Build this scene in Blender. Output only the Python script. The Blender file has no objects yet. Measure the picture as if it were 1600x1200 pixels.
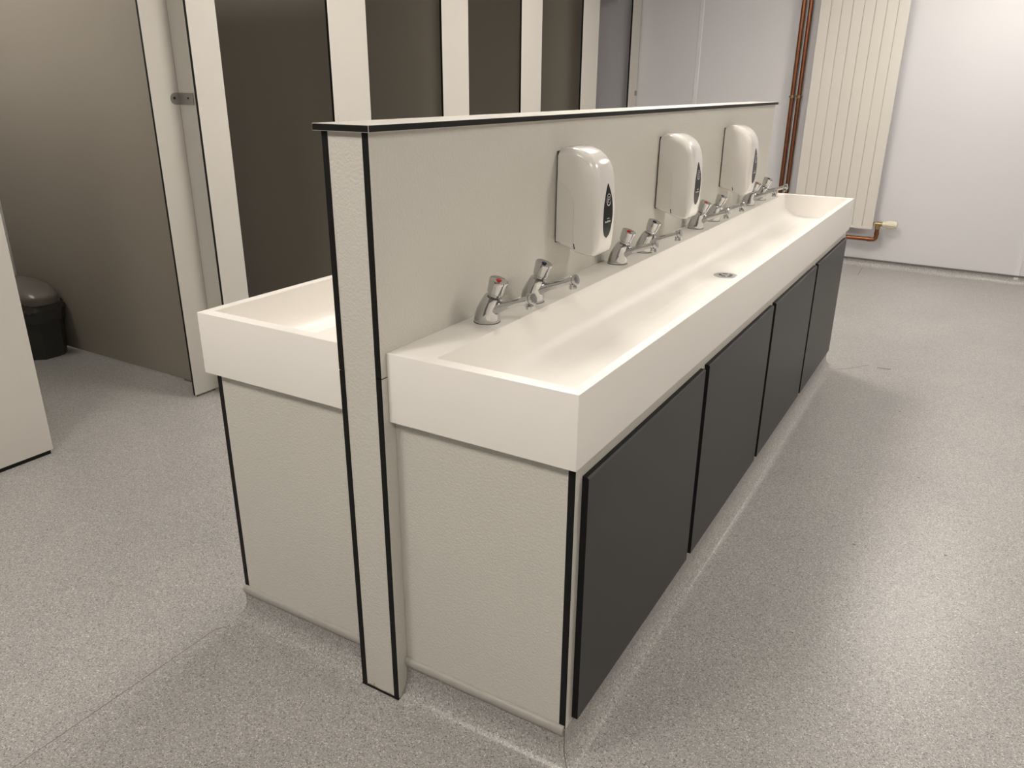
import bpy, bmesh, math, random
from mathutils import Matrix, Vector
random.seed(4)
scene = bpy.context.scene
COL = scene.collection
PI = math.pi

# ------------------------------------------------------------------ camera
CX, CY, CZ = 1.00388, -1.12142, 1.34301
YAW, PITCH, ROLL, FPX = -0.5325, -0.36629, 0.00857, 1218.92
fwd = Vector((math.sin(YAW)*math.cos(PITCH), math.cos(YAW)*math.cos(PITCH), math.sin(PITCH)))
rgt = Vector((math.cos(YAW), -math.sin(YAW), 0))
upv = rgt.cross(fwd)
r2 = rgt*math.cos(ROLL) + upv*math.sin(ROLL)
u2 = -rgt*math.sin(ROLL) + upv*math.cos(ROLL)
cam = bpy.data.cameras.new('camera')
cam.sensor_width = 36.0
cam.sensor_fit = 'HORIZONTAL'
cam.lens = FPX/1600*36.0
cam.clip_start = 0.02
cam_o = bpy.data.objects.new('camera', cam)
COL.objects.link(cam_o)
cam_o.matrix_world = Matrix(((r2.x, u2.x, -fwd.x, CX), (r2.y, u2.y, -fwd.y, CY), (r2.z, u2.z, -fwd.z, CZ), (0, 0, 0, 1)))
scene.camera = cam_o

# ------------------------------------------------------------------ world, exposure
world = bpy.data.worlds.new('world')
scene.world = world
world.use_nodes = True
world.node_tree.nodes['Background'].inputs[0].default_value = (0.9, 0.95, 1.0, 1)
world.node_tree.nodes['Background'].inputs[1].default_value = 0.05
vs = scene.view_settings
vs.view_transform = 'Standard'
vs.look = 'None'
vs.gamma = 1.0
vs.use_curve_mapping = False
vs.exposure = 1.64
LAMP_COLOR = (1.0, 0.935, 0.85)
LAMP_POWER = 11.0
LAMPS = [(-2.85, -0.02, 'over the cubicle hidden behind the white screen'),
         (-0.6, -1.45, 'to the left behind the camera'), (1.3, -1.6, 'to the right behind the camera'), (-0.5, 1.5, 'over the left trough'),
         (-0.5, 3.5, 'over the floor beyond the left trough'), (2.1, 1.6, 'over the open floor right of the cabinet'),
         (1.05, 4.6, 'before the far wall, right of the radiator')]
CEIL = 2.6

# ------------------------------------------------------------------ materials
def new_mat(name):
    m = bpy.data.materials.new(name)
    m.use_nodes = True
    nt = m.node_tree
    return m, nt, nt.nodes['Principled BSDF']

def node(nt, kind, **kw):
    n = nt.nodes.new(kind)
    for k, v in kw.items():
        if isinstance(k, str) and hasattr(n, k):
            setattr(n, k, v)
        else:
            n.inputs[k].default_value = v
    return n

def plain(name, col, rough=0.5, metal=0.0, spec=0.5, var=0.0, vscale=6.0, bump=0.0, bscale=200.0, coat=0.0):
    m, nt, b = new_mat(name)
    b.inputs['Base Color'].default_value = (*col, 1)
    b.inputs['Roughness'].default_value = rough
    b.inputs['Metallic'].default_value = metal
    b.inputs['Specular IOR Level'].default_value = spec
    b.inputs['Coat Weight'].default_value = coat
    b.inputs['Coat Roughness'].default_value = 0.05
    tc = node(nt, 'ShaderNodeTexCoord')
    geo = node(nt, 'ShaderNodeNewGeometry')
    if var > 0:
        n = node(nt, 'ShaderNodeTexNoise')
        n.inputs['Scale'].default_value = vscale
        n.inputs['Detail'].default_value = 4
        nt.links.new(geo.outputs['Position'], n.inputs['Vector'])
        mr = node(nt, 'ShaderNodeMapRange')
        mr.inputs['To Min'].default_value = 1-var
        mr.inputs['To Max'].default_value = 1+var
        nt.links.new(n.outputs['Fac'], mr.inputs['Value'])
        mx = node(nt, 'ShaderNodeVectorMath', operation='SCALE')
        mx.inputs[0].default_value = col
        nt.links.new(mr.outputs['Result'], mx.inputs['Scale'])
        nt.links.new(mx.outputs['Vector'], b.inputs['Base Color'])
    if bump > 0:
        n = node(nt, 'ShaderNodeTexNoise')
        n.inputs['Scale'].default_value = bscale
        n.inputs['Detail'].default_value = 3
        nt.links.new(geo.outputs['Position'], n.inputs['Vector'])
        bp = node(nt, 'ShaderNodeBump')
        bp.inputs['Strength'].default_value = bump
        bp.inputs['Distance'].default_value = 0.0016
        nt.links.new(n.outputs['Fac'], bp.inputs['Height'])
        nt.links.new(bp.outputs['Normal'], b.inputs['Normal'])
    return m

def floor_material(name):
    m, nt, b = new_mat(name)
    geo = node(nt, 'ShaderNodeNewGeometry')
    def ramp(src, pts):
        r = node(nt, 'ShaderNodeValToRGB')
        r.color_ramp.interpolation = 'LINEAR'
        while len(r.color_ramp.elements) < len(pts):
            r.color_ramp.elements.new(0.5)
        for e, (p, c) in zip(r.color_ramp.elements, pts):
            e.position = p
            e.color = (*c, 1)
        nt.links.new(src, r.inputs['Fac'])
        return r.outputs['Color']
    # vinyl chips: fine cells of slightly different grey, plus sparse dark and light flakes
    v1 = node(nt, 'ShaderNodeTexVoronoi')
    v1.inputs['Scale'].default_value = 430
    nt.links.new(geo.outputs['Position'], v1.inputs['Vector'])
    sep = node(nt, 'ShaderNodeSeparateColor')
    nt.links.new(v1.outputs['Color'], sep.inputs['Color'])
    chips = ramp(sep.outputs['Red'], [(0.0, (0.14, 0.136, 0.13)), (0.08, (0.22, 0.214, 0.205)), (0.18, (0.325, 0.315, 0.303)), (0.8, (0.40, 0.388, 0.374)), (0.9, (0.48, 0.467, 0.45)), (1.0, (0.66, 0.645, 0.62))])
    n2 = node(nt, 'ShaderNodeTexNoise')
    n2.inputs['Scale'].default_value = 3.0
    n2.inputs['Detail'].default_value = 5
    nt.links.new(geo.outputs['Position'], n2.inputs['Vector'])
    cloud = ramp(n2.outputs['Fac'], [(0.3, (0.95, 0.95, 0.955)), (0.7, (1.04, 1.035, 1.03))])
    mul = node(nt, 'ShaderNodeMix', data_type='RGBA', blend_type='MULTIPLY')
    mul.inputs[0].default_value = 1
    nt.links.new(chips, mul.inputs[6])
    nt.links.new(cloud, mul.inputs[7])
    nt.links.new(mul.outputs[2], b.inputs['Base Color'])
    n3 = node(nt, 'ShaderNodeTexNoise')
    n3.inputs['Scale'].default_value = 260
    n3.inputs['Detail'].default_value = 2
    nt.links.new(geo.outputs['Position'], n3.inputs['Vector'])
    bp = node(nt, 'ShaderNodeBump')
    bp.inputs['Strength'].default_value = 0.22
    bp.inputs['Distance'].default_value = 0.0012
    nt.links.new(n3.outputs['Fac'], bp.inputs['Height'])
    nt.links.new(bp.outputs['Normal'], b.inputs['Normal'])
    b.inputs['Roughness'].default_value = 0.31
    b.inputs['Specular IOR Level'].default_value = 0.36
    return m

def glow(name, col, power):
    m, nt, b = new_mat(name)
    b.inputs['Base Color'].default_value = (0.8, 0.8, 0.8, 1)
    b.inputs['Emission Color'].default_value = (*col, 1)
    b.inputs['Emission Strength'].default_value = power
    return m

M = {}
M['floor'] = floor_material('speckled grey safety vinyl')
M['wall'] = plain('cool white wall cladding', (0.69, 0.682, 0.705), 0.32, var=0.015, vscale=2)
M['wall_joint'] = plain('white cladding joint strip', (0.75, 0.742, 0.765), 0.3)
M['paint'] = plain('white painted plaster', (0.78, 0.77, 0.76), 0.6, var=0.02)
M['pale_grey_paint'] = plain('pale grey painted plaster', (0.42, 0.41, 0.39), 0.6)
M['grey_paint'] = plain('mid grey painted plaster', (0.20, 0.195, 0.19), 0.6)
M['ceiling'] = plain('white ceiling', (0.80, 0.80, 0.79), 0.7)
M['laminate'] = plain('light grey textured laminate', (0.64, 0.62, 0.565), 0.42, var=0.05, vscale=220, bump=1.0, bscale=210)
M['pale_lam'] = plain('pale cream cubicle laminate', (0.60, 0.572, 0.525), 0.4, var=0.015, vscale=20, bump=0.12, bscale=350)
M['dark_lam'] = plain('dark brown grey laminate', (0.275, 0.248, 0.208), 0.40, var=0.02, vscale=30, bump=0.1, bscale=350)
M['door_lam'] = plain('charcoal door laminate', (0.029, 0.0293, 0.0295), 0.42, var=0.03, vscale=40, bump=0.15, bscale=380)
M['black'] = plain('black laminate core', (0.006, 0.006, 0.006), 0.55, spec=0.25, var=0.05, vscale=50)
M['solid'] = plain('white solid surface', (0.86, 0.83, 0.785), 0.40, spec=0.4)
M['chrome'] = plain('chrome', (0.55, 0.55, 0.55), 0.05, metal=1.0)
M['chrome_dull'] = plain('brushed steel', (0.5, 0.5, 0.5), 0.28, metal=1.0)
M['dark_hole'] = plain('dark drain opening', (0.012, 0.012, 0.012), 0.6)
M['red'] = plain('red tap indicator', (0.55, 0.02, 0.02), 0.25)
M['blue'] = plain('blue tap indicator', (0.02, 0.025, 0.10), 0.25)
M['plastic'] = plain('glossy white plastic', (0.76, 0.735, 0.70), 0.16, coat=0.4)
M['plastic_cream'] = plain('cream soap window plastic', (0.72, 0.70, 0.655), 0.22)
M['gloss_black'] = plain('gloss black window', (0.006, 0.006, 0.007), 0.16, spec=0.12)
M['print'] = plain('pale grey print', (0.55, 0.55, 0.55), 0.4)
M['gap'] = plain('dark grey gasket', (0.05, 0.045, 0.04), 0.6)
M['rad'] = plain('cream radiator enamel', (0.70, 0.665, 0.61), 0.35, var=0.01, vscale=5)
M['rad_gap'] = plain('radiator back channel', (0.45, 0.43, 0.39), 0.6)
M['copper'] = plain('tarnished copper', (0.29, 0.12, 0.062), 0.38, metal=1.0, var=0.3, vscale=25)
M['brass'] = plain('aged brass', (0.42, 0.33, 0.17), 0.35, metal=1.0, var=0.15, vscale=60)
M['cream_plastic'] = plain('ivory plastic', (0.72, 0.67, 0.52), 0.35)
M['trim'] = plain('grey vinyl capping', (0.40, 0.38, 0.35), 0.42, var=0.05, vscale=20)
M['dark_trim'] = plain('dark grey vinyl capping', (0.16, 0.155, 0.15), 0.45)
M['seam'] = plain('dark weld seam', (0.16, 0.145, 0.13), 0.5)
M['bin_body'] = plain('dark olive bin plastic', (0.042, 0.04, 0.033), 0.45)
M['bin_lid'] = plain('brown grey bin lid plastic', (0.16, 0.14, 0.125), 0.3)
M['bin_bag'] = plain('black bin liner film', (0.055, 0.053, 0.050), 0.25)
M['steel'] = plain('grey steel bracket', (0.33, 0.32, 0.30), 0.4, metal=0.6)
M['rust'] = plain('brown water stain', (0.45, 0.39, 0.28), 0.5)
M['lamp'] = glow('lit lamp diffuser', LAMP_COLOR, LAMP_POWER)
M['lamp_frame'] = plain('white lamp frame', (0.8, 0.8, 0.8), 0.5)

# ------------------------------------------------------------------ helpers
def root_matrix(o):
    while o.parent is not None:
        o = o.parent
    return o.matrix_basis.copy()

def link_mesh(name, bm, mats, parent=None, smooth=False, local=False):
    """link a bmesh (built in world coordinates unless local) as one object"""
    if parent is not None and not local:
        bm.transform(root_matrix(parent).inverted())
    bmesh.ops.recalc_face_normals(bm, faces=bm.faces[:])
    me = bpy.data.meshes.new(name)
    bm.to_mesh(me)
    bm.free()
    if not isinstance(mats, (list, tuple)):
        mats = [mats]
    for m in mats:
        me.materials.append(M[m])
    if smooth:
        for p in me.polygons:
            p.use_smooth = True
        me.set_sharp_from_angle(angle=math.radians(smooth if smooth is not True else 40))
    o = bpy.data.objects.new(name, me)
    COL.objects.link(o)
    if parent is not None:
        o.parent = parent
    return o

def thing(name, label, cat, loc=(0, 0, 0), rotz=0.0, group=None):
    o = bpy.data.objects.new(name, None)
    o.empty_display_size = 0.05
    COL.objects.link(o)
    o.location = loc
    o.rotation_euler = (0, 0, rotz)
    o.matrix_basis = Matrix.Translation(loc) @ Matrix.Rotation(rotz, 4, 'Z')
    o['label'] = label
    o['category'] = cat
    if group:
        o['group'] = group
    return o

def tag(o, label, cat, group=None):
    o['label'] = label
    o['category'] = cat
    if group:
        o['group'] = group
    return o

def struct(o, label=None):
    o['kind'] = 'structure'
    if label:
        o['label'] = label
    return o

def copy_tree(o, parent=None):
    c = o.copy()
    COL.objects.link(c)
    c.parent = parent
    for ch in list(o.children):
        copy_tree(ch, c)
    return c

def box(bm, x0, x1, y0, y1, z0, z1, axis=None, face=0, edge=1):
    """box; with axis given, the two faces across that axis take slot face and the rest slot edge"""
    vs_ = [bm.verts.new(p) for p in ((x0, y0, z0), (x1, y0, z0), (x1, y1, z0), (x0, y1, z0), (x0, y0, z1), (x1, y0, z1), (x1, y1, z1), (x0, y1, z1))]
    q = [((0, 3, 2, 1), 2), ((4, 5, 6, 7), 2), ((0, 1, 5, 4), 1), ((2, 3, 7, 6), 1), ((1, 2, 6, 5), 0), ((3, 0, 4, 7), 0)]
    out = []
    for idx, ax in q:
        f = bm.faces.new([vs_[i] for i in idx])
        f.material_index = 0 if axis is None else (face if ax == axis else edge)
        out.append(f)
    return out

def slab(name, b, mats, parent=None, axis=None, bevel=0.0, local=False):
    bm = bmesh.new()
    box(bm, *b, axis=axis)
    if bevel > 0:
        bmesh.ops.bevel(bm, geom=bm.edges[:], offset=bevel, segments=2, affect='EDGES', profile=0.5)
    return link_mesh(name, bm, mats, parent, local=local)

def extrude_poly(bm, pts, vec, mat=0):
    """prism from a planar polygon pts extruded by vec"""
    vec = Vector(vec)
    a = [bm.verts.new(p) for p in pts]
    b = [bm.verts.new(Vector(p)+vec) for p in pts]
    fs = [bm.faces.new(a), bm.faces.new(b[::-1])]
    n = len(pts)
    for i in range(n):
        fs.append(bm.faces.new((a[i], a[(i+1) % n], b[(i+1) % n], b[i])))
    for f in fs:
        f.material_index = mat
    return fs

def loft(bm, rings, cap0=True, cap1=True, mat=0):
    """closed rings of points joined by quads"""
    vr = [[bm.verts.new(p) for p in r] for r in rings]
    n = len(vr[0])
    for a, b in zip(vr, vr[1:]):
        for i in range(n):
            f = bm.faces.new((a[i], a[(i+1) % n], b[(i+1) % n], b[i]))
            f.material_index = mat
    if cap0:
        bm.faces.new(vr[0][::-1]).material_index = mat
    if cap1:
        bm.faces.new(vr[-1]).material_index = mat
    return vr

def circle(c, r, ax=(0, 0, 1), n=24, ref=(1, 0, 0)):
    ax = Vector(ax).normalized()
    e1 = (Vector(ref) - ax*Vector(ref).dot(ax)).normalized()
    e2 = ax.cross(e1)
    c = Vector(c)
    return [c + e1*(r*math.cos(2*PI*k/n)) + e2*(r*math.sin(2*PI*k/n)) for k in range(n)]

def tube(bm, pts, rad, n=16, mat=0):
    pts = [Vector(p) for p in pts]
    if not isinstance(rad, (list, tuple)):
        rad = [rad]*len(pts)
    rings = []
    for i, p in enumerate(pts):
        d = (pts[min(i+1, len(pts)-1)] - pts[max(i-1, 0)]).normalized()
        ref = (0, 0, 1) if abs(d.z) < 0.9 else (1, 0, 0)
        if rings:
            ref = (rings[-1][0]-pts[i-1])
            if ref.length < 1e-6 or abs(ref.normalized().dot(d)) > 0.95:
                ref = Vector((0, 1, 0))
        rings.append(circle(p, rad[i], d, n, ref))
    loft(bm, rings, mat=mat)

def bend(a, corner, b, r, n=6):
    """points rounding a pipe corner"""
    a, c, b = Vector(a), Vector(corner), Vector(b)
    p, q = c+(a-c).normalized()*r, c+(b-c).normalized()*r
    return [(1-t)**2*p+2*t*(1-t)*c+t*t*q for t in [k/n for k in range(n+1)]]

def ribbon(bm, pts, w, normal, depth=0.0005):
    """flat band along points, lying across normal"""
    pts = [Vector(p) for p in pts]
    nrm = Vector(normal).normalized()
    prev = None
    for i, p in enumerate(pts):
        d = (pts[min(i+1, len(pts)-1)] - pts[max(i-1, 0)]).normalized()
        s = nrm.cross(d).normalized()*w*0.5
        ring = [bm.verts.new(p-s), bm.verts.new(p+s), bm.verts.new(p+s+nrm*depth), bm.verts.new(p-s+nrm*depth)]
        if prev:
            for k in range(4):
                bm.faces.new((prev[k], prev[(k+1) % 4], ring[(k+1) % 4], ring[k]))
        else:
            bm.faces.new(ring[::-1])
        prev = ring
    bm.faces.new(prev)

# ------------------------------------------------------------------ measures (metres)
A = 0.055            # half thickness of the dwarf wall
ZR = 0.85            # trough rim height
FH = 0.147           # fascia height
BR = 0.476           # right trough front
BL = 0.499           # left trough front (mirrored)
L = 2.978            # trough length
YP = -0.0165         # near edge of the dwarf wall
ZC = 1.263           # underside of its cap
PT = 0.0148          # laminate thickness
XP1, XP2 = -1.908, -1.795     # cubicle front planes
WA = math.atan2(-0.045, 1.0)  # far wall turns a little
WY = 5.675
def wallpt(u, n=0.0, z=0.0):
    """point at u along the far wall, n in front of it"""
    return Matrix.Translation((0, WY, 0)) @ Matrix.Rotation(WA, 4, 'Z') @ Vector((u, -n, z))

# ------------------------------------------------------------------ setting
bm = bmesh.new()
box(bm, -3.5, 3.3, -3.6, 6.0, -0.05, 0.0)
floor = struct(link_mesh('floor', bm, 'floor'), 'grey speckled safety vinyl floor')
slab('ceiling', (-3.5, 3.3, -3.6, 6.0, CEIL, CEIL+0.05), 'ceiling')
struct(bpy.data.objects['ceiling'])
struct(slab('wall_left', (-3.54, -3.44, -3.6, 6.0, 0, CEIL), 'paint'))
struct(slab('wall_right', (3.2, 3.3, -3.6, 6.0, 0, CEIL), 'pale_grey_paint'))
struct(slab('wall_front', (-3.44, 3.2, -3.7, -3.6, 0, CEIL), 'grey_paint'))

wb = bpy.data.objects.new('wall_back', None)
COL.objects.link(wb)
wb.matrix_basis = Matrix.Translation((0, WY, 0)) @ Matrix.Rotation(WA, 4, 'Z')
struct(wb, 'cool white clad far wall')
slab('backing', (-3.5, 3.3, 0.012, 0.10, 0, CEIL), 'wall_joint', wb, local=True)
seams = [-3.5, -2.52, -1.262, 0.03, 1.325, 2.6, 3.3]
for a, b in zip(seams, seams[1:]):
    slab('cladding_panel', (a+0.004, b-0.004, 0.0, 0.012, 0.02, CEIL), 'wall', wb, local=True)
for s in seams[1:-1]:
    bm = bmesh.new()
    extrude_poly(bm, [(s-0.019, 0.0, 0.03), (s-0.014, -0.0035, 0.03), (s+0.014, -0.0035, 0.03), (s+0.019, 0.0, 0.03)], (0, 0, CEIL-0.03))
    link_mesh('joint_strip', bm, 'wall_joint', wb, local=True)

def cove_profile(h, r, t=0.003):
    """(out, z) points from the top of an upstand down to the floor"""
    p = [(0.0, h), (t, h), (t, r)]
    for k in range(1, 15):
        a = PI/2*k/15
        p.append((t + r*(1-math.cos(a)), r*(1-math.sin(a))+0.0004))
    p.append((t+r, 0.0005))
    p.append((t+r+0.012, 0.0003))
    p.append((0.0, 0.0002))
    return p

def sweep(bm, path, prof, mat=0):
    """sweep a profile round a polyline on the floor, outwards to its right side, mitred"""
    n = len(path)
    rings = []
    for i, p in enumerate(path):
        p = Vector((p[0], p[1], 0))
        d1 = (Vector((*path[i], 0))-Vector((*path[i-1], 0))).normalized() if i > 0 else None
        d2 = (Vector((*path[i+1], 0))-Vector((*path[i], 0))).normalized() if i < n-1 else None
        if d1 is None: d1 = d2
        if d2 is None: d2 = d1
        n1, n2 = Vector((d1.y, -d1.x, 0)), Vector((d2.y, -d2.x, 0))
        b = (n1+n2).normalized()
        b = b/max(0.2, b.dot(n1))
        rings.append([p + b*o + Vector((0, 0, z)) for o, z in prof])
    loft(bm, rings, mat=mat)

# far skirting
bb = bpy.data.objects.new('baseboard_back', None)
COL.objects.link(bb)
bb.matrix_basis = wb.matrix_basis.copy()
struct(bb, 'grey coved vinyl skirting along the far wall')
bm = bmesh.new()
sweep(bm, [(-1.75, 0.0), (3.25, 0.0)], cove_profile(0.058, 0.04))
link_mesh('cove', bm, 'floor', bb, smooth=30, local=True)
slab('capping_strip', (-1.75, 3.25, -0.0085, 0.0, 0.054, 0.066), 'dark_trim', bb, bevel=0.002, local=True)

# cove upstands round the two cabinets
XC = 0.464
XCL = 0.480
YC = 0.0195
def cabinet_cove(name, path, trim_paths, label):
    e = bpy.data.objects.new(name, None)
    COL.objects.link(e)
    e.matrix_basis = Matrix.Translation((path[1][0], path[1][1], 0))
    struct(e, label)
    for a, b in zip(path, path[1:]):
        pass
    bm = bmesh.new()
    sweep(bm, path, cove_profile(0.094, 0.052))
    link_mesh('cove', bm, 'floor', e, smooth=35)
    for tp in trim_paths:
        bm = bmesh.new()
        sweep(bm, tp, [(0.0, 0.102), (0.004, 0.1025), (0.0085, 0.100), (0.0105, 0.093), (0.0095, 0.084), (0.006, 0.079), (0.0, 0.078)])
        link_mesh('capping_strip', bm, 'trim', e, smooth=50)
    return e
ye = L-0.02
cabinet_cove('baseboard_right', [(A, ye), (XC, ye), (XC, YC), (A+0.001, YC)][::-1], [[(A+0.001, YC), (XC+0.001, YC)]], 'grey coved vinyl plinth around the right cabinet')
bm = bmesh.new()
tube(bm, [(XC+o, YC-o, z) for o, z in cove_profile(0.094, 0.052)[1:-2]], 0.0011, 6)
link_mesh('corner_seam', bm, 'seam', bpy.data.objects['baseboard_right'])
cabinet_cove('baseboard_left', [(-A-0.001, YC), (-XCL, YC), (-XCL, ye), (-A, ye)][::-1], [[(-XCL-0.001, YC), (-A-0.001, YC)]], 'grey coved vinyl plinth around the left cabinet')

# weld seams and scuffs lying in the floor
def floor_strip(name, pts, w, mat='seam'):
    bm = bmesh.new()
    ribbon(bm, [(x, y, 0.0001) for x, y in pts], w, (0, 0, 1), 0.0004)
    return link_mesh(name, bm, mat, floor)
floor_strip('weld_seam', [(-0.489, -0.03), (-0.505, -0.05), (-0.517, -0.068), (-0.516, -0.26), (-0.516, -0.6), (-0.516, -2.5)], 0.0016)
floor_strip('weld_seam', [(0.508, 2.93), (0.58, 3.0), (0.66, 3.11)], 0.003)
floor_strip('weld_seam', [(0.29, 5.3), (0.283, 5.5), (0.28, 5.62)], 0.004)
floor_strip('scuff_mark', [(0.70, 3.09), (0.73, 3.088), (0.765, 3.097)], 0.012)
for x, y in ((0.994, 1.859), (0.866, 2.512), (1.178, 2.903), (1.113, 1.331), (0.86, 1.25), (-1.15, 0.55)):
    floor_strip('dirt_speck', [(x-0.004, y), (x+0.004, y+0.002)], 0.007)

# ------------------------------------------------------------------ dwarf wall between the troughs
dw = thing('dwarf_wall', 'pale grey laminate dwarf wall with black edges between the two white troughs', 'partition', (0, YP, 0))
for s in (1, -1):
    xs = sorted((s*(A-PT), s*A))
    slab('side_panel', (*xs, YP, L, 0.8005, ZC), ('laminate', 'black'), dw, axis=0)
    slab('side_panel', (*xs, YP, L, 0.006, 0.7985), ('laminate', 'black'), dw, axis=0)
slab('end_panel', (-A+PT, A-PT, YP+0.0005, YP+0.014, 0.006, ZC), ('laminate', 'black'), dw, axis=1)
slab('end_panel', (-A+PT, A-PT, L-0.014, L-0.0005, 0.006, ZC), ('laminate', 'black'), dw, axis=1)
slab('floor_seal', (-A+0.0004, A-0.0004, YP-0.0012, L, 0.0002, 0.006), 'black', dw)
OV = 0.0113
slab('cap', (-A-OV, A+OV, YP-OV, L+OV, ZC, ZC+0.0127), ('pale_lam', 'black'), dw, axis=2, bevel=0.0008)
bm = bmesh.new()
for x, w, h in ((-0.030, 0.010, 0.004), (-0.020, 0.0035, 0.012), (-0.013, 0.007, 0.003), (0.016, 0.006, 0.0025), (0.028, 0.009, 0.004)):
    extrude_poly(bm, [(x-w, YP+0.0002, 0.0065), (x+w, YP+0.0002, 0.0065), (x+w*0.4, YP+0.0002, 0.0065+h*0.8), (x-w*0.1, YP+0.0002, 0.0065+h), (x-w*0.6, YP+0.0002, 0.0065+h*0.5)], (0, 0.0004, 0))
link_mesh('water_stain', bm, 'rust', dw)

# ------------------------------------------------------------------ cabinets
def cabinet(sign, xf, label):
    t = thing('sink_cabinet', label, 'cabinet', (sign*(A+0.2), YC, 0))
    def xr(a, b):
        return sorted((sign*a, sign*b))
    zt = ZR-FH-0.0005
    slab('end_panel', (*xr(A+0.0006, xf-PT), YC, YC+PT, 0.095, zt), ('laminate', 'black'), t, axis=1)
    slab('end_panel', (*xr(A+0.0006, xf-PT), ye-PT, ye, 0.095, zt), ('laminate', 'black'), t, axis=1)
    slab('front_panel', (*xr(xf-PT, xf), YC, ye, 0.095, zt), ('laminate', 'black'), t, axis=0)
    slab('plinth', (*xr(A+0.0006, xf-0.003), YC+0.003, ye-0.003, 0.0, 0.095), 'dark_trim', t)
    d = None
    for k in range(4):
        y0 = 0.047+0.724*k
        y1 = y0+0.690
        if d is None:
            bm = bmesh.new()
            xa, xb = sign*(xf+0.0004), sign*(xf+0.0139)
            c = sign*0.0035
            extrude_poly(bm, [(xa, y0, 0.105), (xb, y0, 0.105), (xb, y0, 0.6685), (xb-c, y0, 0.672), (xa, y0, 0.672)], (0, y1-y0, 0))
            bm.normal_update()
            for f in bm.faces:
                f.material_index = 0 if abs(f.normal.x) > 0.3 else 1
            d = link_mesh('door', bm, ('door_lam', 'black'), t)
        else:
            c2 = d.copy()
            COL.objects.link(c2)
            c2.parent = t
            c2.location = (0, 0.724*k, 0)
    return t
cabinet(1, 0.467, 'pale grey cabinet with four charcoal doors under the right trough')
cabinet(-1, 0.4825, 'pale grey cabinet under the left trough, black front edge, its end panel facing us')

# ------------------------------------------------------------------ troughs
def trough(sign, xf, label):
    t = thing('wash_trough', label, 'sink', (sign*(A+0.2), 0.0, ZR-FH))
    x0, y0, y1 = A+0.0006, 0.0, L
    xb = 0.156
    depth =  [0.0, 0.0015, 0.018, 0.045, 0.065, 0.082, 0.094, 0.102, 0.1055]
    back =   [0.0, 0.0012, 0.004, 0.011, 0.020, 0.034, 0.052, 0.078, 0.110]
    front =  [0.0, 0.0012, 0.002, 0.004, 0.006, 0.009, 0.014, 0.021, 0.030]
    end =    [0.0, 0.0012, 0.002, 0.003, 0.004, 0.006, 0.010, 0.016, 0.024]
    rad =    [0.004, 0.004, 0.006, 0.012, 0.016, 0.020, 0.024, 0.026, 0.028]
    def rring(xa, xc, ya, yb, r, z, seg=5):
        out = []
        for cx, cy, a0 in ((xc-r, yb-r, 0), (xa+r, yb-r, PI/2), (xa+r, ya+r, PI), (xc-r, ya+r, 1.5*PI)):
            for k in range(seg+1):
                a = a0+PI/2*k/seg
                out.append((sign*(cx+r*math.cos(a)), cy+r*math.sin(a), z))
        return out
    bm = bmesh.new()
    rings = [rring(x0+0.0005, xf-0.0005, y0+0.0005, y1-0.0005, 0.0012, ZR-FH),
             rring(x0, xf, y0, y1, 0.0018, ZR-FH+0.0005),
             rring(x0, xf, y0, y1, 0.0018, ZR-0.0015),
             rring(x0+0.0005, xf-0.0005, y0+0.0005, y1-0.0005, 0.0018, ZR-0.0004),
             rring(x0+0.0015, xf-0.0015, y0+0.0015, y1-0.0015, 0.0018, ZR)]
    for d, b, f, e, r in zip(depth, back, front, end, rad):
        rings.append(rring(xb+b, xf-0.021-f, y0+0.028+e, y1-0.028-e, r, ZR-d))
    loft(bm, rings)
    link_mesh('basin', bm, 'solid', t, smooth=35)
    zb = ZR-0.1055
    c = Vector((sign*0.303, 1.49, zb))
    bm = bmesh.new()
    prof = [(0.040, 0.0002), (0.0395, 0.0018), (0.036, 0.0024), (0.031, 0.0014), (0.001, 0.0014)]
    loft(bm, [circle(c+Vector((0, 0, z)), r, n=32) for r, z in prof], cap0=False)
    dr = link_mesh('drain', bm, 'chrome_dull', t, smooth=40)
    bm = bmesh.new()
    for k in range(5):
        a0 = 2*PI*k/5+0.3
        pts = [c+Vector((0.019*math.cos(a0+j*0.17), 0.019*math.sin(a0+j*0.17), 0.0015)) for j in range(6)]
        ribbon(bm, pts, 0.009, (0, 0, 1), 0.0003)
    link_mesh('drain_slots', bm, 'dark_hole', dr)
    return t
trough(1, BR, 'long white wash trough with eight chrome taps along its back ledge')
trough(-1, BL, 'white wash trough beyond the dwarf wall, only its near end in view')

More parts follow.
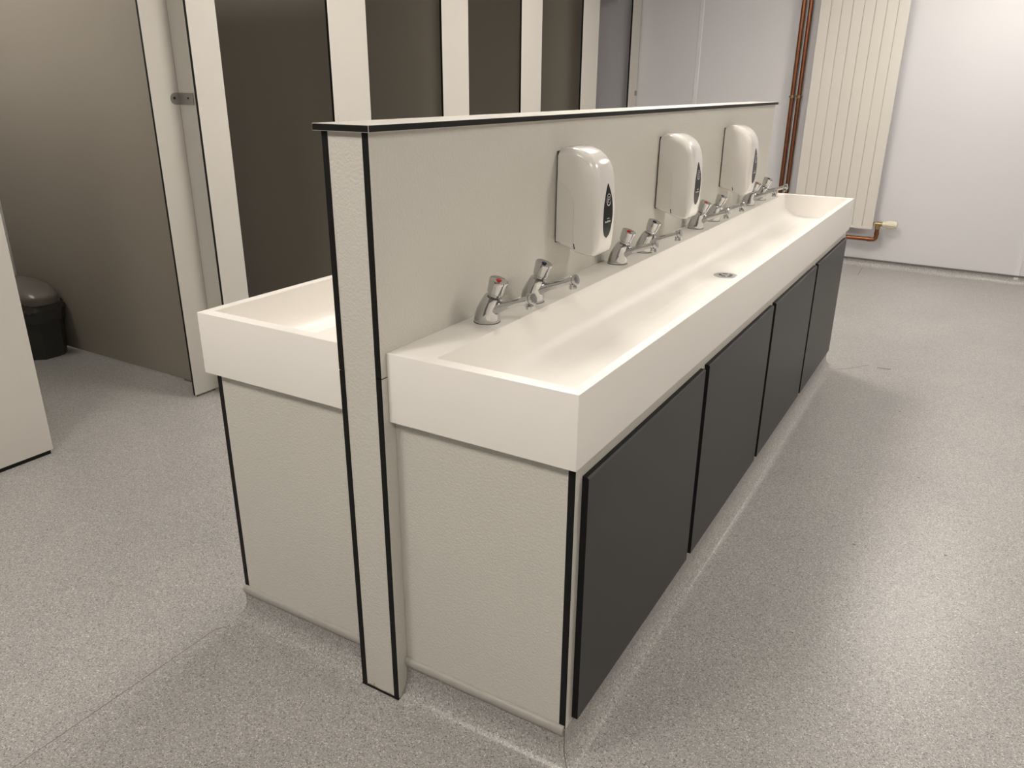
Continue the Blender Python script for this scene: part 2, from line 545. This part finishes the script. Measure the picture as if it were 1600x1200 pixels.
# ------------------------------------------------------------------ taps
def make_tap(loc):
    t = thing('push_tap', '', 'tap', loc, 0, 'chrome push taps along the trough')
    bm = bmesh.new()
    prof = [(0, 0.0002, 0.0270), (0, 0.001, 0.0290), (0, 0.004, 0.0290), (0.0005, 0.012, 0.0284), (0.0030, 0.026, 0.0262), (0.0080, 0.040, 0.0232),
            (0.0130, 0.051, 0.0212), (0.0160, 0.0570, 0.0200), (0.0172, 0.0598, 0.0188), (0.0178, 0.0606, 0.0120)]
    loft(bm, [circle((x, 0, z), r, (0.34*min(1, z/0.045), 0, 1), 28) for x, z, r in prof])
    link_mesh('body', bm, 'chrome', t, smooth=50, local=True)
    # spout: tall oval at the body, slim at the tip
    bm = bmesh.new()
    rings = []
    for x, z, h, w in ((0.004, 0.026, 0.018, 0.018), (0.018, 0.0310, 0.0165, 0.0165), (0.030, 0.0370, 0.0125, 0.0140), (0.045, 0.0430, 0.0100, 0.0120), (0.065, 0.0505, 0.0085, 0.0108), (0.088, 0.0585, 0.0078, 0.0100), (0.106, 0.0645, 0.0078, 0.0098), (0.112, 0.0665, 0.0070, 0.0085)):
        ring = []
        for k in range(20):
            a = 2*PI*k/20
            v = Vector((-0.35*h*math.sin(a), w*math.cos(a), 0.93*h*math.sin(a)))
            ring.append(Vector((x, 0, z))+v)
        rings.append(ring)
    loft(bm, rings)
    link_mesh('spout', bm, 'chrome', t, smooth=50, local=True)
    bm = bmesh.new()
    ax = Vector((0.94, 0, 0.30)).normalized()
    c0 = Vector((0.1040, 0, 0.0640))
    loft(bm, [circle(c0+ax*q, r, ax, 12) for q, r in ((0, 0.0090), (0.0010, 0.0122), (0.0055, 0.0126), (0.0062, 0.0112), (0.0078, 0.0112), (0.0085, 0.0128), (0.0150, 0.0128), (0.0165, 0.0105), (0.0168, 0.002))])
    dn = Vector((0.10, 0, -1)).normalized()
    c1 = Vector((0.1085, 0, 0.0600))
    loft(bm, [circle(c1+dn*q, r, dn, 12) for q, r in ((0, 0.0078), (0.0085, 0.0080), (0.0090, 0.0092), (0.0145, 0.0090), (0.0150, 0.0060))])
    nz = link_mesh('nozzle', bm, 'chrome', t, local=True)
    bm = bmesh.new()
    ax2 = Vector((0.36, 0, 1)).normalized()
    h0 = Vector((0.0172, 0, 0.0592))
    loft(bm, [circle(h0+ax2*s, r, ax2, 24) for s, r in ((0, 0.0125), (0.003, 0.0130), (0.0045, 0.0150), (0.009, 0.0158), (0.0105, 0.0178), (0.014, 0.0185), (0.034, 0.0208), (0.0395, 0.0213), (0.0415, 0.0207), (0.0420, 0.0190), (0.0412, 0.0160), (0.0410, 0.002))])
    hd = link_mesh('handle', bm, 'chrome', t, smooth=25, local=True)
    bm = bmesh.new()
    loft(bm, [circle(h0+ax2*s, r, ax2, 16) for s, r in ((0.0405, 0.0062), (0.0422, 0.0060), (0.0430, 0.0035))])
    link_mesh('button_red', bm, 'red', hd, smooth=40, local=True)
    bm = bmesh.new()
    loft(bm, [circle((0, 0, z), r, n=28) for z, r in ((0.0001, 0.0298), (0.0012, 0.0298))])
    link_mesh('base_seal', bm, 'dark_hole', t, local=True)
    return t
TAPX = 0.105
tap_y = [0.292, 0.498, 1.016, 1.222, 1.740, 1.946, 2.465, 2.670]
tap_lab = ['chrome push tap with red button, nearest of all the taps to us',
           'chrome push tap with dark blue button, left of the nearest soap dispenser',
           'chrome push tap with red button, just right of the nearest soap dispenser',
           'chrome push tap with dark blue button, left of the middle soap dispenser',
           'chrome push tap with red button, just right of the middle soap dispenser',
           'chrome push tap with dark blue button, left of the farthest soap dispenser',
           'chrome push tap just right of the farthest soap dispenser, second from far end',
           'chrome push tap at the far end of the trough, farthest of all taps']
proto = make_tap((TAPX, tap_y[0], ZR))
bm = bmesh.new()
red_me = None
for o in proto.children:
    for g in o.children:
        if g.name.startswith('button_red'):
            g.name = 'button'
            red_me = g.data
bm.free()
blue_me = red_me.copy()
blue_me.materials.clear()
blue_me.materials.append(M['blue'])
for k, y in enumerate(tap_y):
    o = proto if k == 0 else copy_tree(proto)
    o.matrix_basis = Matrix.Translation((TAPX, y, ZR))
    o['label'] = tap_lab[k]
    for ch in o.children:
        for g in ch.children:
            if g.name.startswith('button'):
                g.data = blue_me if k % 2 else red_me

# ------------------------------------------------------------------ soap dispensers
FRONT = [(0.9300, 0.1660), (0.9360, 0.1720), (0.950, 0.1755), (0.985, 0.1785), (1.030, 0.1800), (1.075, 0.1790), (1.100, 0.1768)]
def front_x(z):
    for (z0, x0_), (z1, x1_) in zip(FRONT, FRONT[1:]):
        if z <= z1:
            return x0_+(x1_-x0_)*(z-z0)/(z1-z0)
    (z0, x0_), (z1, x1_) = FRONT[-1], (1.124, 0.1745)
    return x0_+(x1_-x0_)*(z-z0)/(z1-z0)
def make_dispenser(yc):
    HW = 0.056
    t = thing('soap_dispenser', '', 'soap dispenser', (A, yc, 0.93), 0, 'soap dispensers on the dwarf wall')
    slab('back_plate', (A+0.0003, A+0.0040, yc-HW+0.003, yc+HW-0.003, 0.956, 1.188), 'gap', t, bevel=0.001)
    out = [(0.0595, 0.953), (0.0750, 0.9475), (0.0980, 0.9430), (0.1040, 0.9390), (0.1130, 0.9340), (0.1300, 0.9312), (0.1500, 0.9288), (0.1590, 0.9284)]
    out += [(x, z) for z, x in FRONT]
    out += [(0.1745, 1.1240), (0.1695, 1.1445), (0.1610, 1.1620), (0.1490, 1.1765), (0.1330, 1.1875), (0.1130, 1.1950), (0.0920, 1.1985), (0.0720, 1.1980), (0.0595, 1.1900)]
    n = len(out)
    pts = [Vector((x, 0, z)) for x, z in out]
    nor = []
    for i in range(n):
        a, b = pts[max(0, i-1)], pts[min(n-1, i+1)]
        d = (b-a).normalized()
        nor.append(Vector((-d.z, 0, d.x)))      # inward
    cen = Vector((0.10, 0, 1.06))
    for i in range(n):
        if nor[i].dot(cen-pts[i]) < 0:
            nor[i] = -nor[i]
    def ring(y, ins):
        r = []
        for i in range(n):
            k = ins
            z = pts[i].z
            if i == 0 or i == n-1:
                k = min(ins, 0.012)
                nn = Vector((0, 0, 1 if i == 0 else -1))
            else:
                nn = nor[i]
                if z < 0.956: k = ins*0.45
                elif z < 1.0: k = ins*(0.45+0.55*(z-0.956)/0.044)
            p = pts[i]+nn*k
            p = Vector((max(p.x, 0.0595), yc+y, p.z))
            r.append(p)
        return r
    rings = []
    R1, R2 = 0.020, 0.020
    steps = 7
    side = [(-HW, R1+0.002)]+[(-HW+R2*(1-math.cos(PI/2*k/steps)), R1*(1-math.sin(PI/2*k/steps))) for k in range(steps+1)]
    for y, ins in side:
        rings.append(ring(y, ins))
    for y, ins in [(-y, i) for y, i in side[::-1]]:
        rings.append(ring(y, ins))
    bm = bmesh.new()
    loft(bm, rings)
    cover = link_mesh('cover', bm, 'plastic', t, smooth=35)
    # pale arched side window
    for s in (-1, 1):
        arch = [(0.0600, 0.9600), (0.0600, 1.1130)]
        for k in range(1, 9):
            a = PI/2*k/8
            arch.append((0.0600+0.050*math.sin(a), 1.043+0.070*math.cos(a)))
        arch += [(0.1100, 0.9600)]
        bm = bmesh.new()
        extrude_poly(bm, [(x, yc+s*(HW-0.002), z) for x, z in arch], (0, s*0.0036, 0))
        sw = link_mesh('side_window', bm, 'plastic_cream' if s < 0 else 'plastic_cream', t)
        bm = bmesh.new()
        extrude_poly(bm, [(0.1105, yc+s*(HW-0.004), 0.9585), (0.1130, yc+s*(HW-0.004), 0.9590), (0.1165, yc+s*(HW-0.004), 0.9450), (0.1135, yc+s*(HW-0.004), 0.9445)], (0, s*0.0047, 0))
        link_mesh('keyhole', bm, 'dark_hole', t)
    # black pointed-oval window with printed emblem
    zb, zt = 0.972, 1.110
    edge = []
    N = 22
    for k in range(N+1):
        f = k/N
        z = zb+(zt-zb)*f
        w = 0.0265*(math.sin(PI*min(1, f/0.62)/2) if f < 0.30 else 1.0)
        if f < 0.40:
            w = 0.0275*math.sqrt(max(0.0, 1-((0.40-f)/0.40)**2))
        else:
            w = 0.0275*(1-((f-0.40)/0.60)**2.3)
        edge.append((w, z))
    bm = bmesh.new()
    fr, bk = [], []
    loop = [(w, z) for w, z in edge] + [(-w, z) for w, z in edge[::-1][1:-1]]
    frl = [bm.verts.new((front_x(z)+0.0013, yc+w, z)) for w, z in loop]
    bkl = [bm.verts.new((front_x(z)-0.004, yc+w*1.04, z)) for w, z in loop]
    m = len(loop)
    for i in range(m):
        bm.faces.new((frl[i], frl[(i+1) % m], bkl[(i+1) % m], bkl[i]))
    for i in range(0, N):
        a, b = i, i+1
        a2, b2 = (m-i) % m, (m-i-1) % m
        if a == a2:
            bm.faces.new((frl[a], frl[b], frl[b2]))
        elif b == b2:
            bm.faces.new((frl[a], frl[b], frl[a2]))
        else:
            bm.faces.new((frl[a], frl[b], frl[b2], frl[a2]))
    win = link_mesh('front_window', bm, 'gloss_black', t, smooth=30)
    def fp(y, z):
        return (front_x(z)+0.0014, yc+y, z)
    bm = bmesh.new()
    zc = 1.0700
    ribbon(bm, [fp(0.0125*math.cos(a), zc+0.0145*math.sin(a)) for a in [math.radians(20+d) for d in range(0, 331, 15)]], 0.0016, (1, 0, 0), 0.0004)
    ribbon(bm, [fp(0.0125*math.cos(a), zc+0.0145*math.sin(a)) for a in [math.radians(190+d) for d in range(0, 121, 12)]], 0.0030, (1, 0, 0), 0.0005)
    ribbon(bm, [fp(-0.006+0.0, zc-0.001), fp(0.0062, zc+0.001)] + [fp(0.0065*math.cos(a), zc+0.0005+0.0075*math.sin(a)) for a in [math.radians(8+d) for d in range(0, 300, 18)]], 0.0014, (1, 0, 0), 0.0004)
    link_mesh('emblem', bm, 'print', win)
    bm = bmesh.new()
    random.seed(9)
    y = -0.0175
    while y < 0.016:
        w = random.choice((0.0016, 0.0022, 0.0028))
        ribbon(bm, [fp(y+w/2, 1.0125), fp(y+w/2, 1.0125+random.choice((0.0034, 0.0034, 0.0050)))], w, (1, 0, 0), 0.0004)
        y += w+0.0011
    y = -0.006
    while y < 0.007:
        ribbon(bm, [fp(y, 1.0215), fp(y, 1.0238)], 0.0014, (1, 0, 0), 0.0004)
        y += 0.0026
    link_mesh('small_print', bm, 'print', win)
    bm = bmesh.new()
    loft(bm, [circle((0.132, yc, z), r, n=16) for z, r in ((0.9335, 0.0085), (0.9250, 0.0080), (0.9215, 0.0055))])
    link_mesh('nozzle', bm, 'plastic', t, smooth=40)
    return t
disp = make_dispenser(0.757)
labs = ['glossy white soap dispenser with black oval window, nearest and largest of three',
        'glossy white soap dispenser, middle of the three on the dwarf wall',
        'glossy white soap dispenser, farthest and smallest of three, near the copper pipes']
for k, y in enumerate((0.757, 1.482, 2.213)):
    o = disp if k == 0 else copy_tree(disp)
    o.matrix_basis = Matrix.Translation((A, y, 0.93))
    o['label'] = labs[k]

# ------------------------------------------------------------------ radiator, valve and pipes on the far wall
def wall_thing(name, label, cat, u, group=None, z=0.0, n=0.0):
    t = thing(name, label, cat, wallpt(u, n, z), WA, group)
    return t
RU0, RU1, RZ0, RZ1 = -0.305, 0.312, 0.312, 2.11
RD = 0.098
rad = wall_thing('radiator', 'tall cream column radiator with eight flat vertical panels on the far wall', 'radiator', 0.0, z=RZ0)
pitch = (RU1-RU0)/8
fin = None
for k in range(8):
    if fin is None:
        fin = slab('fin', (RU0+0.0015, RU0+pitch-0.0015, -RD, -RD+0.012, 0.0, RZ1-RZ0), 'rad', rad, bevel=0.003, local=True)
    else:
        c = fin.copy()
        COL.objects.link(c)
        c.parent = rad
        c.location = (pitch*k, 0, 0)
for z in (0.012, RZ1-RZ0-0.052):
    slab('header', (RU0+0.003, RU1-0.003, -RD+0.0125, -RD+0.05, z, z+0.04), 'rad', rad, bevel=0.004, local=True)
slab('back_channel', (RU0+0.006, RU1-0.006, -RD+0.004, -RD+0.02, 0.06, RZ1-RZ0-0.06), 'rad_gap', rad, local=True)
slab('bottom_strip', (RU0+0.001, RU1-0.001, -RD-0.0006, -RD+0.0125, 0.0, 0.022), 'rad', rad, bevel=0.002, local=True)
for u in (-0.2, 0.2):
    for z in (0.25, 1.5):
        slab('wall_bracket', (u-0.02, u+0.02, -RD+0.02, 0.0, z, z+0.06), 'rad', rad, local=True)

vt = wall_thing('radiator_valve', 'ivory thermostatic radiator valve beside the radiator foot on a copper tail', 'valve', 0.345, n=RD-0.03, z=0.355)
bm = bmesh.new()
tube(bm, [(-0.034, 0, 0), (-0.026, 0, 0)], 0.014, 6)
tube(bm, [(-0.027, 0, 0), (-0.004, 0, 0)], 0.009)
tube(bm, [(-0.014, 0, 0), (0.018, 0, 0)], [0.018, 0.018])
tube(bm, [(0.0, 0, 0.002), (0.0, 0, -0.04)], 0.019, 6)
tube(bm, [(0.016, 0, 0), (0.032, 0, 0)], [0.0165, 0.0165], 16)
link_mesh('valve_body', bm, 'brass', vt, smooth=35, local=True)
bm = bmesh.new()
loft(bm, [circle((x, 0, 0), r, (1, 0, 0), 20, (0, 0, 1)) for x, r in ((0.031, 0.019), (0.034, 0.023), (0.052, 0.0235), (0.055, 0.0265), (0.066, 0.0285), (0.115, 0.0285), (0.132, 0.0250), (0.137, 0.016))])
hd = link_mesh('thermostatic_head', bm, 'cream_plastic', vt, smooth=35, local=True)
bm = bmesh.new()
for k in range(10):
    a = 2*PI*k/10
    c = Vector((0.092, 0.0280*math.cos(a), 0.0280*math.sin(a)))
    tube(bm, [c-Vector((0.018, 0, 0)), c+Vector((0.022, 0, 0))], 0.0028, 6)
link_mesh('grip_ribs', bm, 'cream_plastic', hd, local=True)

def wp(u, n, z):
    return (u, -n, z)
tl = wall_thing('copper_tail_pipe', 'short copper pipe bending from the wall up to the radiator valve', 'pipe', 0.0, z=0.232)
bm = bmesh.new()
pa = [(-0.40, -0.072, 0.0)]+bend((-0.40, -0.072, 0), (0.345, -0.068, 0), (0.345, -0.068, 0.12), 0.028)+[(0.345, -0.068, 0.096)]
tube(bm, pa, 0.0155, 14)
link_mesh('pipe', bm, 'copper', tl, smooth=40, local=True)
bm = bmesh.new()
tube(bm, [(0.285, -0.069, 0), (0.312, -0.069, 0)], 0.0185, 14)
link_mesh('elbow_socket', bm, 'copper', tl, smooth=40, local=True)
bm = bmesh.new()
tube(bm, [(0.345, -0.068, 0.036), (0.345, -0.068, 0.058)], 0.0185, 14)
link_mesh('elbow_socket', bm, 'copper', tl, smooth=40, local=True)

for k, (u, lab) in enumerate(((-0.441, 'vertical copper pipe on the far wall, the left of two'), (-0.389, 'vertical copper pipe on the far wall, the one nearer the radiator'))):
    t = wall_thing('copper_pipe', lab, 'pipe', u, 'copper riser pipes')
    bm = bmesh.new()
    pts = [(0, -0.042, CEIL-0.002), (0, -0.042, 0.45), (0, -0.042, 0.06)]
    tube(bm, pts, 0.016, 16)
    link_mesh('pipe', bm, 'copper', t, smooth=40, local=True)
    bm = bmesh.new()
    loft(bm, [circle((0, -0.042, z), r, n=20) for z, r in ((1.262, 0.0165), (1.264, 0.020), (1.282, 0.020), (1.284, 0.0165))])
    for s in (-1, 1):
        tube(bm, [(s*0.016, -0.042, 1.273), (s*0.026, -0.042, 1.273)], 0.006, 6)
    tube(bm, [(0, -0.026, 1.273), (0, -0.0005, 1.273)], 0.005, 8)
    link_mesh('pipe_clip', bm, 'brass', t, smooth=35, local=True)

# ------------------------------------------------------------------ toilet cubicles
PH = 2.12
def front_panel(name, x, y0, y1, label, z0=0.010, group='cubicle front pilasters', mat='pale_lam', th=0.0115, cat='cubicle panel'):
    t = thing(name, label, cat, (x, (y0+y1)/2, 0), 0, group)
    slab('board', (x-th, x, y0, y1, z0, PH), (mat, 'black'), t, axis=0)
    n = 1 if y1-y0 < 0.5 else 3
    if n == 3:
        slab('gap_shade_strip', (x-th+0.002, x-0.003, y0+0.01, y1-0.01, 0.0, z0), 'black', t)  # black strip added to stand in for the shade in the floor gap
    for k in range(n if n == 1 else 0):
        yy = (y0+y1)/2 if n == 1 else y0+0.2+(y1-y0-0.4)*k/2
        slab('foot', (x-th+0.002, x-0.004, yy-min(0.05, (y1-y0)*0.42), yy+min(0.05, (y1-y0)*0.42), 0.0, z0), 'dark_trim', t)
    return t
front_panel('cubicle_screen', XP1+0.008, -1.9, 0.322, 'white cubicle front panel cut off at the left edge of the picture', group=None, z0=0.016)
p1 = front_panel('cubicle_pilaster', XP1, 0.983, 1.1105, 'narrow pale pilaster at the open cubicle doorway, joined by a steel bracket')
# bracket on the inner corner
bm = bmesh.new()
def rounded_tab(o, e1, e2, w, h, nrm, t):
    pts = []
    for k in range(9):
        a = -PI/2-PI*k/8
        pts.append(o+e1*(w-h/2)*1.0+e1*(h/2)*(-math.cos(a))*1.0+e2*(h/2)*math.sin(a))
    return pts
o0 = Vector((XP1+0.0002, 1.1100, 1.279))
h, w = 0.046, 0.040
pts = [o0+Vector((0, 0, -h/2))]
for k in range(9):
    a = -PI/2-PI*k/8
    pts.append(o0+Vector((0, -(w-h/2)+(h/2)*math.cos(a), (h/2)*math.sin(a))))
pts.append(o0+Vector((0, 0, h/2)))
extrude_poly(bm, pts, (0.0025, 0, 0))
o1 = Vector((XP1+0.0002, 1.1098, 1.279))
pts = [o1+Vector((0, 0, -h/2)), o1+Vector((0.092, 0, -h/2)), o1+Vector((0.092, 0, h/2)), o1+Vector((0, 0, h/2))]
extrude_poly(bm, pts, (0, -0.0025, 0))
br = link_mesh('corner_bracket', bm, 'steel', p1)
bm = bmesh.new()
tube(bm, [(XP1+0.0027, 1.087, 1.281), (XP1+0.0042, 1.087, 1.281)], 0.0055, 12)
link_mesh('screw', bm, 'dark_hole', br)
bm = bmesh.new()
tube(bm, [(XP1+0.062, 1.1073, 1.281), (XP1+0.062, 1.1058, 1.281)], 0.0042, 12)
link_mesh('screw', bm, 'dark_hole', br)

tr = thing('cubicle_return_panel', 'grey strip of return panel stepping out between the two nearest pilasters', 'cubicle panel', (-1.85, 1.118, 0))
slab('board', (XP1+0.0003, XP2-0.0140, 1.1115, 1.1235, 0.010, PH), ('laminate', 'black'), tr, axis=1)
slab('foot', (-1.88, -1.83, 1.1135, 1.1215, 0.0, 0.010), 'dark_trim', tr)
front_panel('cubicle_pilaster', XP2, 1.1112, 1.252, 'pale pilaster with black left edge just left of the first wide dark doorway', th=0.0135)
front_panel('cubicle_pilaster', XP2, 1.900, 2.171, 'wide pale pilaster directly above the near end of the dwarf wall', th=0.0135)
front_panel('cubicle_pilaster', XP2, 2.816, 3.085, 'pale pilaster, fourth from the left of those behind the dwarf wall', th=0.0135)
front_panel('cubicle_pilaster', XP2, 3.713, 3.992, 'pale pilaster, fifth from the left of those behind the dwarf wall', th=0.0135)
front_panel('cubicle_pilaster', XP2, 4.625, 4.907, 'pale pilaster left of the blue-grey opening, second from the far wall', th=0.0135)
p7 = front_panel('cubicle_pilaster', XP2, 5.560, 5.745, 'slim pale pilaster standing against the far wall', th=0.0135)
bm = bmesh.new()
extrude_poly(bm, [(XP2+0.0002, 5.700, 1.262), (XP2+0.0002, 5.745, 1.262), (XP2+0.0002, 5.745, 1.302), (XP2+0.0002, 5.700, 1.302)], (0.003, 0, 0))
link_mesh('corner_bracket', bm, 'steel', p7)
pl = ['dark grey cubicle partition lit from above behind the small black bin',
      'dark partition seen through the wide opening left of the dwarf wall end',
      'dark partition seen through the second opening behind the dwarf wall',
      'dark partition seen through the third opening behind the dwarf wall',
      'dark partition seen through the fourth opening, left of the blue-grey one']
pl.append('dark unseen partition added behind the white screen, shading the open cubicle')  # partition out of view, added to shade the lower part of the cubicle
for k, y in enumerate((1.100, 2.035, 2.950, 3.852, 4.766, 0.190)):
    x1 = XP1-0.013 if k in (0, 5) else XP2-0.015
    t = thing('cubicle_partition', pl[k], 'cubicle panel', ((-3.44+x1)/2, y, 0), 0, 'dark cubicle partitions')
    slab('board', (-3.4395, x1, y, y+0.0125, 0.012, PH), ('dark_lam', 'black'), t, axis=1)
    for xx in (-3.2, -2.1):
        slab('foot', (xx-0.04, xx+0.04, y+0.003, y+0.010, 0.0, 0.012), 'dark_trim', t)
hr = tag(slab('head_rail', (XP2-0.03, XP2+0.012, 1.112, 5.74, PH, PH+0.05), 'pale_lam', bevel=0.002), 'pale head rail over the cubicle pilasters, above the picture', 'rail')

# ------------------------------------------------------------------ sanitary bin
bn = thing('sanitary_bin', 'small black bin with brown-grey lid and liner in the open cubicle', 'bin', (-3.21, 0.975, 0))
def octo(x0, x1, y0, y1, c, z):
    return [(x1, y0+c, z), (x1, y1-c, z), (x1-c, y1, z), (x0+c, y1, z), (x0, y1-c, z), (x0, y0+c, z), (x0+c, y0, z), (x1-c, y0, z)]
bm = bmesh.new()
loft(bm, [octo(-3.405, -2.992, 0.888, 1.066, 0.042, 0.0), octo(-3.41, -2.982, 0.880, 1.074, 0.044, 0.16), octo(-3.415, -2.972, 0.874, 1.080, 0.046, 0.292)])
link_mesh('body', bm, 'bin_body', bn)
bm = bmesh.new()
rings = []
random.seed(3)
for z, o in ((0.196, 0.003), (0.200, 0.0055), (0.225, 0.005), (0.246, 0.007), (0.252, 0.011), (0.262, 0.009), (0.266, 0.005), (0.280, 0.003), (0.294, 0.0)):
    f = z/0.292
    base = octo(-3.405-0.010*f-o, -2.992+0.020*f+o, 0.888-0.014*f-o, 1.066+0.014*f+o, 0.042+0.004*f, z)
    ring = []
    for i in range(8):
        a, b = Vector(base[i]), Vector(base[(i+1) % 8])
        for k in range(6):
            p = a.lerp(b, k/6)
            p.z += random.uniform(-0.006, 0.006)
            d = Vector((p.x+3.195, p.y-0.977, 0)).normalized()
            ring.append(p+d*random.uniform(-0.0012, 0.0025))
    rings.append(ring)
loft(bm, rings, cap0=False, cap1=False)
link_mesh('liner', bm, 'bin_bag', bn, smooth=60)
bm = bmesh.new()
rings = []
def oval(hx, hy, z, n=40):
    r = []
    for k in range(n):
        a = 2*PI*k/n
        c, s = math.cos(a), math.sin(a)
        r.append((-3.195+hx*math.copysign(abs(c)**0.75, c), 0.977+hy*math.copysign(abs(s)**0.75, s), z))
    return r
for s, z in ((0.96, 0.290), (1.0, 0.292), (1.01, 0.318), (1.0, 0.328), (0.97, 0.336), (0.90, 0.350), (0.78, 0.367), (0.60, 0.384), (0.38, 0.396), (0.15, 0.402), (0.02, 0.403)):
    rings.append(oval(0.243*s, 0.116*s, z-0.004))
loft(bm, rings)
link_mesh('lid', bm, 'bin_lid', bn, smooth=40)

# ------------------------------------------------------------------ ceiling lamps
for k, (x, y, f) in enumerate(LAMPS):
    t = thing('ceiling_lamp', 'square white ceiling lamp '+f, 'lamp', (x, y, CEIL-0.03), 0, 'square ceiling lamp panels')
    bm = bmesh.new()
    for a in ((x-0.30, x+0.30, y-0.30, y-0.275), (x-0.30, x+0.30, y+0.275, y+0.30), (x-0.30, x-0.275, y-0.275, y+0.275), (x+0.275, x+0.30, y-0.275, y+0.275)):
        box(bm, *a, CEIL-0.03, CEIL-0.0005)
    link_mesh('frame', bm, 'lamp_frame', t)
    slab('diffuser', (x-0.274, x+0.274, y-0.274, y+0.274, CEIL-0.026, CEIL-0.012), 'lamp', t)
